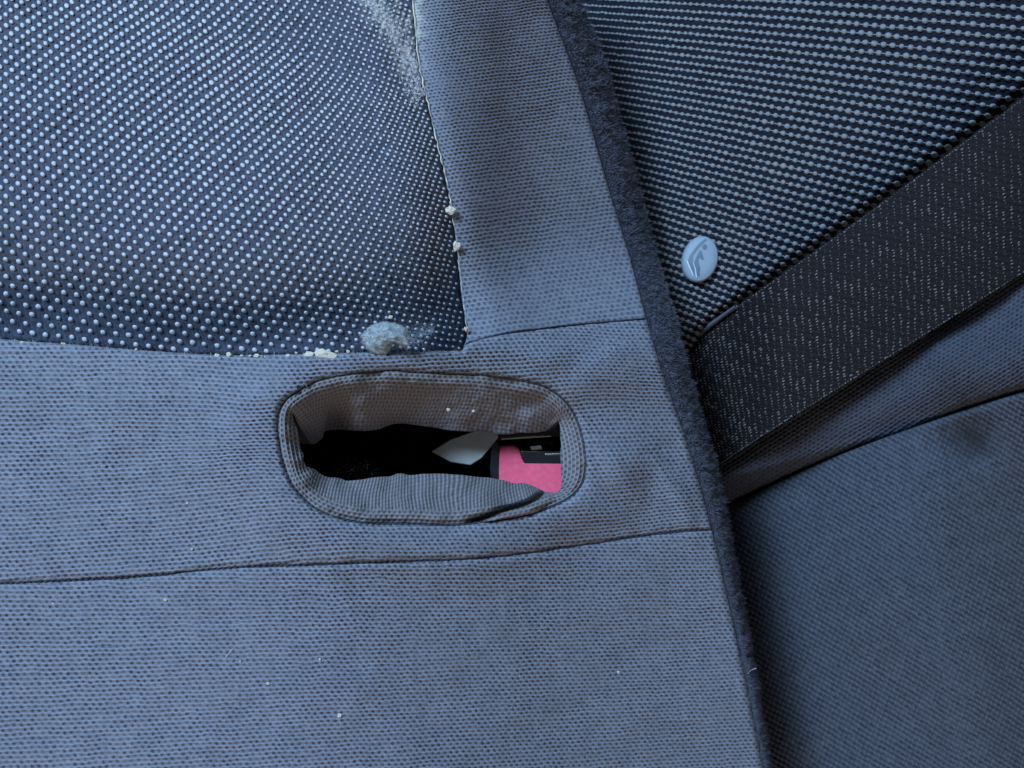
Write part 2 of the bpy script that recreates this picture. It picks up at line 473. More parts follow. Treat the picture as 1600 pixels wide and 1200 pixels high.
# dotted insert
_dx = np.arange(-500, 900, 2.0)
_da = np.interp(_dx, [-500, 0, 400, 540, 640, 730, 900], [1.0, 1.0, 0.95, 0.80, 0.62, 0.48, 0.45])
_du = np.concatenate([[0], np.cumsum(2.0 / (20.5 * _da))[:-1]]); _du -= np.interp(0, _dx, _du)
_dy = np.arange(-900, 700, 2.0)
_dv = np.concatenate([[0], np.cumsum(2.0 / np.interp(_dy, [-900, -300, 0, 220, 520, 700], [7.6, 7.8, 8.9, 10.6, 14.8, 15.0]))[:-1]]); _dv -= np.interp(530, _dy, _dv)
def lat_D(U, V):
    X = np.interp(U, _du, _dx); y = np.interp(V, _dv, _dy)
    x = X * (0.86 + 0.14 * np.clip(y / 520, -1.0, 1.05))
    tilt = 0.12 + 0.00040 * np.clip(490 - y, -100, 560)
    return x, y + tilt * x
us = np.arange(-24, 62); vs = np.arange(-110, 10)
UU, VV = np.meshgrid(us, vs, indexing='ij')
kx, ky = lat_D(UU + 0.5 * (VV % 2), VV.astype(float))
kx2, ky2 = lat_D(UU + 0.5 * (VV % 2) + 1.0, VV.astype(float))
sp = np.hypot(kx2 - kx, ky2 - ky).ravel(); kan = np.arctan2(ky2 - ky, kx2 - kx).ravel()
kp = np.stack([kx.ravel(), ky.ravel()], -1) + rng.standard_normal((kx.size, 2)) * 0.45
din, _, _ = line_dist(kp[:, 0], kp[:, 1], POLY_D, True)
ok = in_poly(kp[:, 0], kp[:, 1], POLY_D) & (din > 3.5)
kp, sp, kan = kp[ok], sp[ok], kan[ok]

def stain_D(px, py):
    d, _, _ = line_dist(px, py, np.array([(540, -60), (585, 10), (622, 60), (640, 100)], float))
    m = np.exp(-(d / 15) ** 2) * (0.1 + 2.2 * fbm(px / 6, py / 6, 61, 3))
    d2, _, _ = line_dist(px, py, np.array([(560, -40), (640, 20), (648, 90)], float))
    m2 = np.exp(-(d2 / 26) ** 2) * (0.0 + 1.3 * fbm(px / 5, py / 11, 63, 3))
    return np.clip(np.maximum(m, m2), 0, 0.75)
def W_Dfine(U, V):
    return U, V
def h_Dfine(U, V):
    a = np.cos(2 * np.pi * (U / 8 + V / 14)) * np.cos(2 * np.pi * (V / 9 - U / 30))
    n = fbm(U / 5, V / 5, 91, 2)
    return np.clip(0.45 + 0.4 * a + 0.5 * n, 0, 1), 0 * U
insert = cloth("insert_panel", W_Dfine, (-262, 740), (-162, 560), (0.42, 0.42), POLY_D, z_D, M_base, seat, amp=0.0004, roll=6, roll_d=0.002, stain_shade_f=stain_D, seed=81, hfun=h_Dfine)
nk = len(kp)
size = 1 + 0.05 * rng.standard_normal(nk)
knots("yarn_knots", kp, kan + 0.45, np.clip(sp * 0.24, 2.6, 5.2) * size, np.clip(sp * 0.185, 1.9, 4.2) * size, 0.00062 * (1 + 0.15 * rng.standard_normal(nk)) * np.clip(sp / 18, 0.6, 1.2), z_D, M_knot, insert)

wl = smooth_line([(535, -60), (585, 8), (620, 55), (645, 110), (652, 150)], 12)
wi = rng.integers(0, len(wl), 2600)
wx = wl[wi, 0] + rng.normal(0, 9, 2600); wy = wl[wi, 1] + rng.normal(0, 9, 2600)
wk = in_poly(wx, wy, POLY_D); wx, wy = wx[wk], wy[wk]; nw = len(wx)
worn = blades("worn_fibres", unproj(wx, wy, z_D(wx, wy) + 0.0004), np.stack([rng.normal(0, 1, nw), rng.normal(0.2, 1, nw), rng.uniform(0, 0.5, nw)], -1),
              rng.uniform(0.0006, 0.0022, nw), rng.uniform(0.00002, 0.00005, nw), M_hair, insert)
worn['kind'] = 'stuff'

# velvet edge: rolls over the side of the seat and goes down into the gap
def velvet_surface():
    n = 420
    def resample(line):
        y = np.linspace(-160, 1400, n)
        return np.stack([np.interp(y, line[:, 1], line[:, 0]), y], -1)
    a, b = resample(EL), resample(ER)
    return a, b
va, vb = velvet_surface()
sx = np.concatenate([np.linspace(-0.12, 1, 15), np.array([1.04, 1.05, 1.05])])
rows = []
zedge = z_near(va[:, 0], va[:, 1])
for s in sx:
    t = min(max(s, 0), 1)
    q = va + (vb - va) * min(s, 1.05)
    rag = 3.2 * fbm(q[:, 1] / 16, q[:, 1] * 0 + 3, 5, 3) * t
    z = zedge - 0.0016 + 0.0022 * math.sin(math.pi * min(1, max(0, s) * 1.3)) - 0.016 * t ** 2.2 + 0.0011 * fbm(q[:, 0] / 11, q[:, 1] / 11, 19, 3)
    if s < 0: z = z - 0.002
    p = unproj(q[:, 0] + rag, q[:, 1], z)
    rows.append(p)
for k, dz in ((-3, 0.004), (-2, 0.05), (-1, 0.14)):
    p = rows[14].copy(); p[:, 2] -= dz; p[:, 0] -= 0.0005
    rows[k] = p
VV3 = np.stack(rows, 1)
velvet = mesh_obj("velvet_edge", VV3.reshape(-1, 3), grid_faces(len(va), len(sx)), M_velvet, seat, {"h": np.ones(VV3.size // 3), "stain_shade": np.zeros(VV3.size // 3)})
nf = 42000
fi = rng.uniform(0, len(va) - 1.001, nf); fs = rng.uniform(1.2, 14.99, nf)
i0 = fi.astype(int); j0 = np.minimum(fs.astype(int), 13); ti = (fi - i0)[:, None]; tj = np.clip(fs - j0, 0, 1)[:, None]
pf = (VV3[i0, j0] * (1 - ti) + VV3[i0 + 1, j0] * ti) * (1 - tj) + (VV3[i0, j0 + 1] * (1 - ti) + VV3[i0 + 1, j0 + 1] * ti) * tj
sfrac = (fs / 14.0)[:, None]
nrm = np.concatenate([0.25 + 0.9 * sfrac, 0.05 + 0 * sfrac, 1.1 - 0.5 * sfrac], 1) + 0.55 * rng.standard_normal((nf, 3))
clump = 0.55 + 0.75 * (0.5 + 0.5 * fbm(pf[:, 0] / 0.0022, pf[:, 1] / 0.0022, 23, 2))
nrm[:, 0] += 0.9 * fbm(pf[:, 0] / 0.0025, pf[:, 1] / 0.0025, 25, 2); nrm[:, 1] += 0.9 * fbm(pf[:, 0] / 0.0025, pf[:, 1] / 0.0025, 27, 2)
pile = blades("velvet_pile", pf, nrm, clump * rng.uniform(0.0007, 0.0024, nf), rng.uniform(0.00005, 0.00013, nf), M_pile, velvet)
pile['kind'] = 'stuff'

# slot: turned-in lips
def lips():
    m = len(OUTER); per = 6
    L = len(OVAL)
    seg = np.hypot(*(np.roll(OVAL, -1, 0) - OVAL).T); arc = np.concatenate([[0], np.cumsum(seg)])
    tot = arc[-1]; cells = int(tot / 8.6); nu = cells * 10
    a = np.arange(nu) / nu * tot
    t = np.interp(a, arc, np.arange(L + 1))
    def at(line, t):
        i = np.floor(t).astype(int) % L; f = (t % 1)[:, None]
        return line[i] * (1 - f) + line[(i + 1) % L] * f
    O, I = at(OVAL, t), at(INN, t)
    I = I + np.stack([1.2 * noise2(a / 19, a * 0, 91), 2.2 * noise2(a / 23, a * 0 + 4, 92)], -1)
    nv = 64
    s = np.linspace(0, 1, nv)
    wid = np.hypot(*(I - O).T)
    Q = O[:, None] + (I - O)[:, None] * s[None, :, None]
    px, py = Q[..., 0], Q[..., 1]
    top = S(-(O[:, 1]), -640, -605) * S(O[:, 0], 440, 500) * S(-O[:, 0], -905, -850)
    bot = S(O[:, 1], 760, 800)
    drop = 0.0065 + (0.0135 - 0.0035 * S(O[:, 0], 660, 760)) * top + 0.0065 * bot
    zo = z_near(O[:, 0], O[:, 1])
    rollw = np.clip(16 / np.maximum(wid, 20), 0, 0.45)[:, None]
    r = np.clip(s[None] / rollw, 0, 1)
    z = zo[:, None] - 0.0022 + 0.0026 * np.sin(r * np.pi / 2) - drop[:, None] * s[None] ** (1.7 - 0.55 * top[:, None])
    # soft folds in the upper lip and a tuck in the lower right
    z = z + 0.0030 * np.exp(-((px - 565) / 26) ** 2 - ((py - 640) / 40) ** 2) - 0.0045 * np.exp(-((px - 522) / 20) ** 2 - ((py - 655) / 35) ** 2)
    z = z - 0.0035 * np.exp(-((px - 830) / 32) ** 2 - ((py - 628) / 15) ** 2) - 0.003 * np.exp(-((px - 868) / 10) ** 2 - ((py - 650) / 14) ** 2)
    z = z + 0.0017 * fbm(px / 36, py / 30, 15, 3)
    tuck = smooth_line([(728, 818), (752, 810), (785, 798), (822, 788), (850, 772)], 5)
    dt, nx, ny = line_dist(px, py, tuck)
    under = in_poly(px, py, np.array([(728, 819), (752, 810), (785, 798), (822, 788), (850, 772), (880, 780), (870, 800), (800, 815), (740, 825)], float))
    z = z - 0.0085 * np.exp(-(dt / 5.0) ** 2) * S(px, 722, 745) * S(-px, -872, -840)
    z = z + 0.0026 * under * np.exp(-((dt - 9) / 7) ** 2)
    # weave: u along the loop, v across
    U = (a / tot * cells)[:, None] + 0 * px
    V = s[None] * wid[:, None] / 12.5
    h, kn = weave_h(U, V)
    rib = 0.5 + 0.5 * np.cos(3 * np.pi * U + 1.2 * np.sin(V * 1.3)); tick = 0.5 + 0.5 * np.cos(4 * np.pi * V + 2.0 * U)
    hr = np.clip(0.02 + 0.85 * rib * (0.5 + 0.5 * tick) + 0.12 * rib, 0, 1)
    wr = np.clip(bot + 0.55 * top, 0, 1)[:, None] * S(s[None] * wid[:, None], 14, 30)
    h = h * (1 - wr) + hr * wr; kn = kn * (1 - wr)
    amp = 0.00040
    z = z + amp * (h - 1 + kn) * np.clip(s[None] * wid[:, None] / 4, 0, 1)
    stain_shade = 0.20 * np.exp(-((px - 545) / 55) ** 2 - ((py - 640) / 40) ** 2) + 0.10 * top[:, None]  # brownish shade of the upper lip painted in, plus a soft brown patch
    co = unproj(px.ravel(), py.ravel(), z.ravel()).reshape(nu, nv, 3)
    # wall behind the visible edge, tucked outwards
    cen = np.array([672., 700.])
    ext = []
    for k, (dz, outw) in enumerate(((0.0012, 0.5), (0.004, 3), (0.012, 14))):
        dv = I - cen; dv /= np.linalg.norm(dv, axis=1, keepdims=True)
        q = I + dv * outw
        ext.append(unproj(q[:, 0], q[:, 1], z[:, -1] - dz))
    co = np.concatenate([co, np.stack(ext, 1)], 1)
    h = np.concatenate([h, np.ones((nu, 3)) * 0.3], 1); stain_shade = np.concatenate([stain_shade, np.zeros((nu, 3))], 1)
    lip = mesh_obj("slot_lip", co.reshape(-1, 3), grid_faces(nu, nv + 3, True), M_lip, seat, {"h": h.ravel(), "stain_shade": np.clip(stain_shade.ravel(), 0, 1)})
    lip['label'] = "turned in fabric lip round the oval slot"
    # stitch thread lying in the groove, one object per stitch would be under 10 px: a row of stitches
    return lip
lips()

# stitches round the slot and along the seams (a few pixels each)
def stitches(name, line, pitch, parent, zf, dz, closed=False):
    seg = np.hypot(*np.diff(np.concatenate([line, line[:1]]) if closed else line, axis=0).T)
    arc = np.concatenate([[0], np.cumsum(seg)])
    n = int(arc[-1] / pitch)
    pts = np.concatenate([line, line[:1]]) if closed else line
    c = (np.arange(n) + 0.5) * pitch
    x = np.interp(c, arc, pts[:, 0]); y = np.interp(c, arc, pts[:, 1])
    x2 = np.interp(c + 1, arc, pts[:, 0]); y2 = np.interp(c + 1, arc, pts[:, 1])
    zc = lambda px, py: zf(px, py) + dz
    o = knots(name, np.stack([x, y], -1), np.arctan2(y2 - y, x2 - x), np.full(n, pitch * 0.46), np.full(n, 1.6), np.full(n, 0.00035), zc, M_thread, parent, seg=6)
    return o
stitches("slot_stitching", OVAL, 9.0, seat, z_near, -0.0017, True)
stitches("seam_stitching", cut(SEAM, 0, -200, 1108), 9.0, seat, z_near, -0.0016)

# dark padding inside the slot
def cavity():
    o = np.array([(430, 600), (520, 570), (680, 560), (850, 575), (930, 640), (940, 720), (900, 800), (760, 840), (600, 840), (470, 800), (420, 720)], float)
    o = smooth_line(o, 5, True); n = len(o); c = o.mean(0)
    rings = []
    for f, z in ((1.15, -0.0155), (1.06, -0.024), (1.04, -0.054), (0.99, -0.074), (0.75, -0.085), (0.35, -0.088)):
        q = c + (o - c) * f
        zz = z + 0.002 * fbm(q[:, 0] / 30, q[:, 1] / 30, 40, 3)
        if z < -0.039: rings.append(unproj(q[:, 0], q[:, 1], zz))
    R = np.stack(rings, 1)
    V = np.concatenate([R.reshape(-1, 3), [P(c[0], c[1], -0.089)]])
    F = grid_faces(n, R.shape[1], True); k = R.shape[1]
    tri = np.stack([np.arange(n) * k + k - 1, (np.arange(n) + 1) % n * k + k - 1, np.full(n, len(V) - 1)], -1)
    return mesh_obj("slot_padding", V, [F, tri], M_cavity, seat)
cavity()

# fluff caught just inside the slot
nd_ = 80
gx = rng.normal(552, 26, nd_); gy = rng.normal(732, 9, nd_)
zs_ = float(z_near(np.array([550.0]), np.array([740.0]))[0])
fluff = blades("slot_fluff", unproj(gx, gy, np.full(nd_, zs_ - 0.019) + rng.normal(0, 0.001, nd_)), rng.standard_normal((nd_, 3)), rng.uniform(0.0008, 0.003, nd_), rng.uniform(0.00002, 0.00006, nd_), plain("brown_fluff", (0.055, 0.035, 0.028), 0.95, spec=0.05, nscale=800), seat)
fluff['kind'] = 'stuff'

# crusty pale residue along the insert's edge
def residue(name, pts, zf, dz, r0, parent, seed, thr=-0.2):
    line = smooth_line(pts, 14)
    z = zf(line[:, 0], line[:, 1]) + dz
    jx = 1.3 * noise2(np.arange(len(line)) / 2.2, np.zeros(len(line)), seed); 
    co = unproj(line[:, 0] + jx, line[:, 1], z)
    rad = r0 * np.clip(0.45 + 0.9 * fbm(np.arange(len(line)) / 2.5, np.zeros(len(line)) + 0.5, seed + 3, 2), 0.08, 1.6)
    return tube(name, co, rad, M_glue, parent, 5)
residue("seam_residue", [(636, -60), (645, 0), (652, 75), (660, 125), (670, 165), (681, 215), (690, 250), (699, 290), (705, 322)], z_C, 0.0004, 0.00034, seat, 3)
residue("seam_residue", [(707, 335), (712, 368), (716, 400), (720, 440), (724, 470), (730, 512)], z_C, 0.0006, 0.00020, seat, 9)

nz = 3200
fx0 = rng.uniform(-150, 1120, nz); fy0 = rng.uniform(560, 1300, nz)
okf = (in_poly(fx0, fy0, POLY_A) | in_poly(fx0, fy0, POLY_B)) & ~in_poly(fx0, fy0, OVAL)
fx0, fy0 = fx0[okf], fy0[okf]; nz = len(fx0)
fuzz = blades("surface_fuzz", unproj(fx0, fy0, z_near(fx0, fy0) - 0.0001), np.stack([rng.normal(0, 1, nz), rng.normal(0, 1, nz), rng.uniform(0.1, 0.9, nz)], -1),
              rng.uniform(0.0006, 0.0018, nz), rng.uniform(0.000012, 0.000026, nz), M_hair, seat)
fuzz['kind'] = 'stuff'
xe = rng.uniform(-150, 722, 1500); ye = np.interp(xe, T_BD[:, 0], T_BD[:, 1])
fray = blades("frayed_edge", unproj(xe, ye + rng.uniform(0, 5, 1500), z_near(xe, ye) - 0.0012), np.stack([rng.normal(0, 0.7, 1500), rng.uniform(0.2, 1.4, 1500), rng.uniform(0, 0.8, 1500)], -1),
              rng.uniform(0.0004, 0.0016, 1500), rng.uniform(0.00002, 0.00004, 1500), M_knot, seat)
fray['kind'] = 'stuff'

# ------------------------------------------------------------------ anchor inside the slot
def prism(name, pts, z0, depth, mat, parent, bev=0.0004, zs=None):
    bm = bmesh.new()
    zt = zs if zs is not None else [z0] * len(pts)
    top = [bm.verts.new(P(x, y, z)) for (x, y), z in zip(pts, zt)]
    bot = [bm.verts.new(v.co - Vector((0, 0, depth))) for v in top]
    n = len(pts)
    ft = bm.faces.new(top); bm.faces.new(bot[::-1])
    for i in range(n):
        j = (i + 1) % n
        bm.faces.new((top[j], top[i], bot[i], bot[j]))
    if bev:
        bmesh.ops.bevel(bm, geom=list(bm.edges), offset=bev, segments=2, affect='EDGES', profile=0.5)
    return bm_obj(name, bm, mat, parent)

anchor = empty("child_seat_anchor", P(830, 720, -0.05), "black steel child seat anchor with a pink pad inside the oval slot", "seat anchor")
ZA = float(z_near(np.array([850.0]), np.array([720.0]))[0])
def rz(*v): return [ZA + a for a in v]
prism("pink_pad", [(779, 697), (800, 696), (811, 701), (815, 712), (817, 727), (912, 724), (912, 790), (840, 796), (780, 780)], 0, 0.012, M_pink, anchor, 0.0007,
      zs=rz(*[-0.0222 + 0.0062 * (yy - 697) / 93 for yy in (697, 696, 701, 712, 727, 724, 790, 796, 780)]))
prism("bracket_edge", [(768, 690), (779, 689), (780, 750), (779, 778), (772, 780), (765, 735)], ZA - 0.0205, 0.02, M_black, anchor, 0.0007)
prism("bracket_plate", [(772, 664), (910, 655), (910, 679), (872, 682), (784, 688), (775, 690)], ZA - 0.0225, 0.004, M_black, anchor, 0.0005)
prism("steel_bar", [(783, 684.5), (830, 681.5), (862, 680), (862, 682), (830, 684.5), (783, 687.5)], ZA - 0.0222, 0.0015, M_metal, anchor, 0.0002)
prism("block", [(813, 704), (860, 706), (912, 706), (912, 726), (819, 726), (815, 715)], ZA - 0.0205, 0.006, M_black, anchor, 0.0006)
prism("clip", [(828, 697), (846, 696), (848, 703), (830, 704)], ZA - 0.0215, 0.003, M_metal, anchor, 0.0003)
prism("clip", [(850, 709), (884, 707), (884, 711.5), (853, 712)], ZA - 0.0202, 0.003, M_metal, anchor, 0.0003)
# spring coil beside the bar
tt = np.linspace(0, 6 * 2 * np.pi, 110)
xx = 832 + 34 * tt / tt[-1]
coil = unproj(xx, 692 + 3.4 * np.cos(tt), ZA - 0.0225 + 0.0007 * np.sin(tt))
tube("spring", coil, 0.00022, M_black, anchor, 6)

wedge = prism("grey_wedge", [(674, 706), (704, 687), (737, 676), (764, 668), (777, 672), (778, 684), (768, 697), (752, 716), (735, 727), (704, 722)], 0, 0.010, M_wedge, None, 0.0005,
      zs=rz(-0.0250, -0.0225, -0.0208, -0.0198, -0.0198, -0.0200, -0.0205, -0.0220, -0.0240, -0.0250))
tag(wedge, "pale grey green plastic wedge in the dark slot, left of the pink pad", "wedge")

# ------------------------------------------------------------------ the seat beyond the gap
seat2 = empty("far_car_seat", P(1400, 600, -0.16), "dark seat beyond the gap with beaded fabric above a smooth folded bolster", "car seat")
B_UP = smooth_line([(985, 605), (1060, 545), (1145, 482), (1300, 372), (1450, 262), (1600, 150), (1800, 2), (1880, -60)], 6)
B_LO = smooth_line([(1040, 800), (1100, 748), (1170, 697), (1300, 615), (1450, 522), (1600, 428), (1800, 300), (1880, 248)], 6)
FOLD = smooth_line([(1040, 838), (1136, 792), (1240, 742), (1340, 700), (1440, 664), (1520, 637), (1600, 612), (1740, 572), (1860, 545)], 6)

def z_F(px, py):
    t = np.clip((px - 850) / 750, 0, 1.4)
    z = -0.150 + 0.092 * t ** 0.6
    db, _, _ = line_dist(px, py, B_UP)
    below = py - np.interp(px, B_UP[:, 0], B_UP[:, 1])
    z = z - 0.010 * np.exp(-(db / 70) ** 1.5) - 0.050 * S(below, -25, 70) + 0.0012 * fbm(px / 180, py / 150, 33, 2)
    return z
def z_belt_a(a):
    return -0.092 + 0.052 * S(a, -0.25, 1.05)
def z_G(px, py):
    t = np.clip((px - 1080) / 520, 0, 1.4)
    z = -0.152 + 0.104 * t ** 0.5
    df, _, _ = line_dist(px, py, FOLD)
    db, _, _ = line_dist(px, py, B_LO)
    fy = np.interp(px, FOLD[:, 0], FOLD[:, 1])
    z = z - 0.012 * np.exp(-(df / 36) ** 1.6) - 0.003 * np.exp(-(db / 22) ** 1.6)
    z = z + 0.004 * np.exp(-((px - 1480) / 60) ** 2 - ((py - 560) / 50) ** 2)
    z = z + 0.0012 * fbm(px / 110, py / 90, 37, 2)
    lim = z_H(px, np.maximum(py, fy + 6)) - 0.009 + 0.10 * np.clip((fy - py) / 90, 0, 1)
    kk = 0.006; dd = np.clip(0.5 + 0.5 * (lim - z) / kk, 0, 1)
    return lim * (1 - dd) + z * dd - kk * dd * (1 - dd)
def z_H(px, py):
    t = np.clip((px - 1120) / 480, 0, 1.4)
    z = -0.172 + 0.120 * np.sin(np.clip(t, 0, 1.0) * 1.5) ** 0.74
    df, _, _ = line_dist(px, py, FOLD)
    z = z - 0.004 * np.exp(-(df / 55) ** 1.6)
    z = z - 0.0085 * np.exp(-((px - 1512) / 56) ** 2 - ((py - 682) / 46) ** 2)
    z = z + 0.006 * np.exp(-((px - 1390) / 130) ** 2 - ((py - 850) / 200) ** 2) - 0.040 * S(px + 0.30 * (900 - py), 1420, 1780) * S(py, 560, 800)
    z = z - 0.010 * S(py, 900, 1350)
    return z + 0.0016 * fbm(px / 170, py / 150, 39, 2)

POLY_F = np.array([(840, -160), (1880, -160), (1880, 40), (1600, 330), (1300, 560), (1100, 720), (950, 760)], float)
POLY_G = np.concatenate([B_LO - np.array([0, 40]), (FOLD + np.array([0, 45]))[::-1]])
POLY_H = np.concatenate([FOLD, [(1880, 1400), (1130, 1400), (1040, 1100)]])

def W_dotF(U, V): return U, V
def h_dotF(U, V):
    n = fbm(U / 6, V / 5, 95, 2)
    return np.clip(0.4 + 0.6 * n, 0, 1), 0 * U
dotted = cloth("beaded_panel", W_dotF, (842, 1882), (-162, 762), (0.36, 0.36), POLY_F, z_F, M_base2, seat2, amp=0.0003, roll=4, skirt=0, seed=101, hfun=h_dotF)
# beads
ux = [850.0]
while ux[-1] < 1890:
    x = ux[-1]; ux.append(x + np.interp(x, [850, 920, 1050, 1250, 1400, 1600, 1900], [4.0, 5.6, 9.0, 12.6, 14.2, 16.5, 19]))
ux = np.array(ux); un = np.arange(len(ux))
y0s = np.arange(-420, 760, 10.2)
I, J = np.meshgrid(un[1:-1], np.arange(len(y0s)), indexing='ij')
Ui = I + 0.5 * (J % 2)
def latF(Ui, y0):
    x = np.interp(Ui, un, ux)
    m = 0.05 + 0.00085 * y0
    return x, y0 + m * (x - 920) + 0.00003 * (x - 920) ** 2
bx, by = latF(Ui, y0s[J]); bx2, by2 = latF(Ui + 1, y0s[J])
bsp = np.hypot(bx2 - bx, by2 - by).ravel(); ban = np.arctan2(by2 - by, bx2 - bx).ravel()
bp = np.stack([bx.ravel(), by.ravel()], -1) + rng.standard_normal((bx.size, 2)) * 0.35
dn, _, _ = line_dist(bp[:, 0], bp[:, 1], POLY_F, True)
ok = in_poly(bp[:, 0], bp[:, 1], POLY_F) & (dn > 6) & (bp[:, 0] > 870)
bp, bsp, ban = bp[ok], bsp[ok], ban[ok]
nb = len(bp); bs = 1 + 0.05 * rng.standard_normal(nb)
knots("yarn_beads", bp, ban, bsp * 0.37 * bs, np.clip(bsp * 0.33, 1.9, 4.9) * bs, 0.0009 * np.clip(bsp / 13, 0.5, 1.2), z_F, M_knot2, dotted)
# thin yarn bridging bead to bead along each row
knots("yarn_bridges", bp + np.stack([np.cos(ban) * bsp * 0.5, np.sin(ban) * bsp * 0.5], -1), ban, bsp * 0.3, np.full(nb, 1.0), np.full(nb, 0.00014), z_F, M_knot2, dotted, seg=6)

def rotW(ang, su, sv, ox, oy, sh=0.0, grow=0.0):
    c, s = math.cos(math.radians(ang)), math.sin(math.radians(ang))
    def W(U, V):
        x = U * su + V * sh; y = V * sv
        px = ox + x * c - y * s; py = oy + x * s + y * c
        return px, py
    return W
def twill_h(U, V):
    # short floating yarns laid on the diagonal, dark gaps between them
    ridge = 0.5 + 0.5 * np.cos(2 * np.pi * (U - V) + 0.5 * np.sin(2 * np.pi * (U + V)))
    tick = 0.5 + 0.5 * np.cos(2 * np.pi * (U + V))
    return np.clip(0.05 + 0.95 * ridge ** 0.8 * (0.5 + 0.5 * tick), 0, 1), 0.1 * tick
def dent_shade_H(px, py):  # shade of the dent painted dark into the cloth colour
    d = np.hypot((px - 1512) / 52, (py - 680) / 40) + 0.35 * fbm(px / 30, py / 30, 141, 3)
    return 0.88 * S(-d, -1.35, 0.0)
M_fold = fabric("woven_fold", (0.095, 0.112, 0.155), (0.005, 0.006, 0.013))
foldp = cloth("bolster_fold", rotW(-33, 8.6, 11.4, 1100, 790), (-14, 112), (-22, 34), (7, 7), POLY_G, z_G, M_fold, seat2, amp=0.00060, roll=4, skirt=0.004, seed=111, hfun=weave_h)
bol = cloth("bolster_panel", rotW(-21, 9.6, 12.2, 1120, 800), (-45, 100), (-4, 78), (7, 7), POLY_H, z_H, M_side, seat2, amp=0.0010, roll=12, roll_d=0.0042, skirt=0.008, lean=0.007, seed=121, hfun=twill_h, stain_shade_f=dent_shade_H)

# round tag with a seat symbol
def tag_button():
    cx, cy = 1093.5, 405.0
    zc = float(z_F(np.array([cx]), np.array([cy]))[0]) + 0.0012
    b = empty("seat_tag", (0, 0, 0), "x", "y")
    for k in ("label", "category"): del b[k]
    # local frame: disc leaning like the cloth
    k = (CAM_H - zc) / FPX
    rx, ry = 26.5 * k, 36.5 * k
    th = math.radians(18)
    def pt(x, y, h):      # x,y in units of the disc (-1..1, y up)
        X = x * rx; Y = y * ry
        c, s = math.cos(-th * 0.6), math.sin(-th * 0.6)
        return Vector((X * c - Y * s, X * s + Y * c, h + 0.22 * X))
    o = P(cx, cy, zc)
    bm = bmesh.new(); n = 48
    prof = [(0.93, -0.004), (1.0, -0.0012), (1.0, 0.0002), (0.965, 0.0010), (0.90, 0.00145), (0.6, 0.0018), (0.3, 0.00198)]
    rings = [[bm.verts.new(o + pt(r * math.cos(i / n * 2 * math.pi), r * math.sin(i / n * 2 * math.pi), h)) for i in range(n)] for r, h in prof]
    for a, c in zip(rings, rings[1:]):
        for i in range(n):
            bm.faces.new((a[i], a[(i + 1) % n], c[(i + 1) % n], c[i]))
    top = bm.verts.new(o + pt(0, 0, 0.00202))
    for i in range(n): bm.faces.new((rings[-1][i], rings[-1][(i + 1) % n], top))
    disc = bm_obj("seat_tag", bm, M_button, seat2, True)
    disc['label'] = "pale blue oval plastic tag with a seated figure symbol"
    bpy.data.objects.remove(b)
    def dome(x, y):
        r = math.hypot(x, y)
        return np.interp(r, [0, 0.3, 0.6, 0.9, 0.965, 1], [0.00202, 0.00198, 0.0018, 0.00145, 0.0010, 0.0002])
    def sym(name, pts, mat, lift=0.00012):
        bm = bmesh.new()
        pts = [((x - 580) / 365.0, -(y - 590) / 455.0) for x, y in pts]
        # undo the disc's own lean
        vs_t = [bm.verts.new(o + pt(x, y, dome(x, y) + lift)) for x, y in pts]
        vs_b = [bm.verts.new(o + pt(x, y, dome(x, y) - 0.0003)) for x, y in pts]
        bm.faces.new(vs_t); m = len(pts)
        for i in range(m): bm.faces.new((vs_t[i], vs_t[(i + 1) % m], vs_b[(i + 1) % m], vs_b[i]))
        bmesh.ops.triangulate(bm, faces=[f for f in bm.faces if len(f.verts) > 4])
        return bm_obj(name, bm, mat, disc)
    sym("seat_outline", [(600, 190), (635, 215), (560, 310), (480, 430), (420, 560), (430, 690), (510, 820), (535, 925), (505, 935), (400, 790), (325, 665), (345, 560), (430, 400), (500, 290)], M_sym)
    sym("figure_body", [(530, 430), (565, 450), (650, 605), (600, 610), (545, 580), (540, 670), (590, 740), (630, 930), (580, 945), (530, 830), (455, 690), (490, 540)], M_sym)
    sym("figure_head", [(612 + 52 * math.cos(a), 360 + 55 * math.sin(a)) for a in np.linspace(0, 2 * math.pi, 16, endpoint=False)], M_sym)
    hl = plain("lit_edge_tone", (0.62, 0.74, 0.84), 0.25, vary=0.03)  # painted highlight: pale strips where the symbol's recess walls catch light
    sym("symbol_glint", [(318, 665), (400, 790), (505, 938), (490, 948), (385, 805), (298, 668)], hl, 0.0003)
    sym("symbol_glint", [(450, 690), (525, 830), (560, 930), (590, 950), (575, 958), (540, 940), (508, 835), (436, 692)], hl, 0.0003)
tag_button()

# ------------------------------------------------------------------ seat belt
belt = empty("seat_belt", P(1400, 420, -0.12), "dark speckled seat belt running from the gap up to the right", "seat belt")
NA, NB = 560, 120
def belt_pt(a, b):
    i = np.clip(a, 0, 1) * (len(B_UP) - 1)
    k = np.arange(len(B_UP))
    ux_, uy_ = np.interp(i, k, B_UP[:, 0]), np.interp(i, k, B_UP[:, 1])
    lx_, ly_ = np.interp(i, k, B_LO[:, 0]), np.interp(i, k, B_LO[:, 1])
    x = ux_ + (lx_ - ux_) * b; y = uy_ + (ly_ - uy_) * b
    z = z_belt_a((x - 1060) / 620) + 0.003 * np.sin(np.clip(b, 0, 1) * np.pi) - 0.004 * b * S(-x, -1350, -1100)
    z = z - 0.060 * S(-x, -1230, -1020)
    return x, y, z
A, Bq = np.meshgrid(np.linspace(0, 1, NA), np.linspace(0, 1, NB), indexing='ij')
x, y, z = belt_pt(A, Bq)
x = x + 1.2 * (Bq - 0.5) * 0; e = np.minimum(Bq, 1 - Bq)
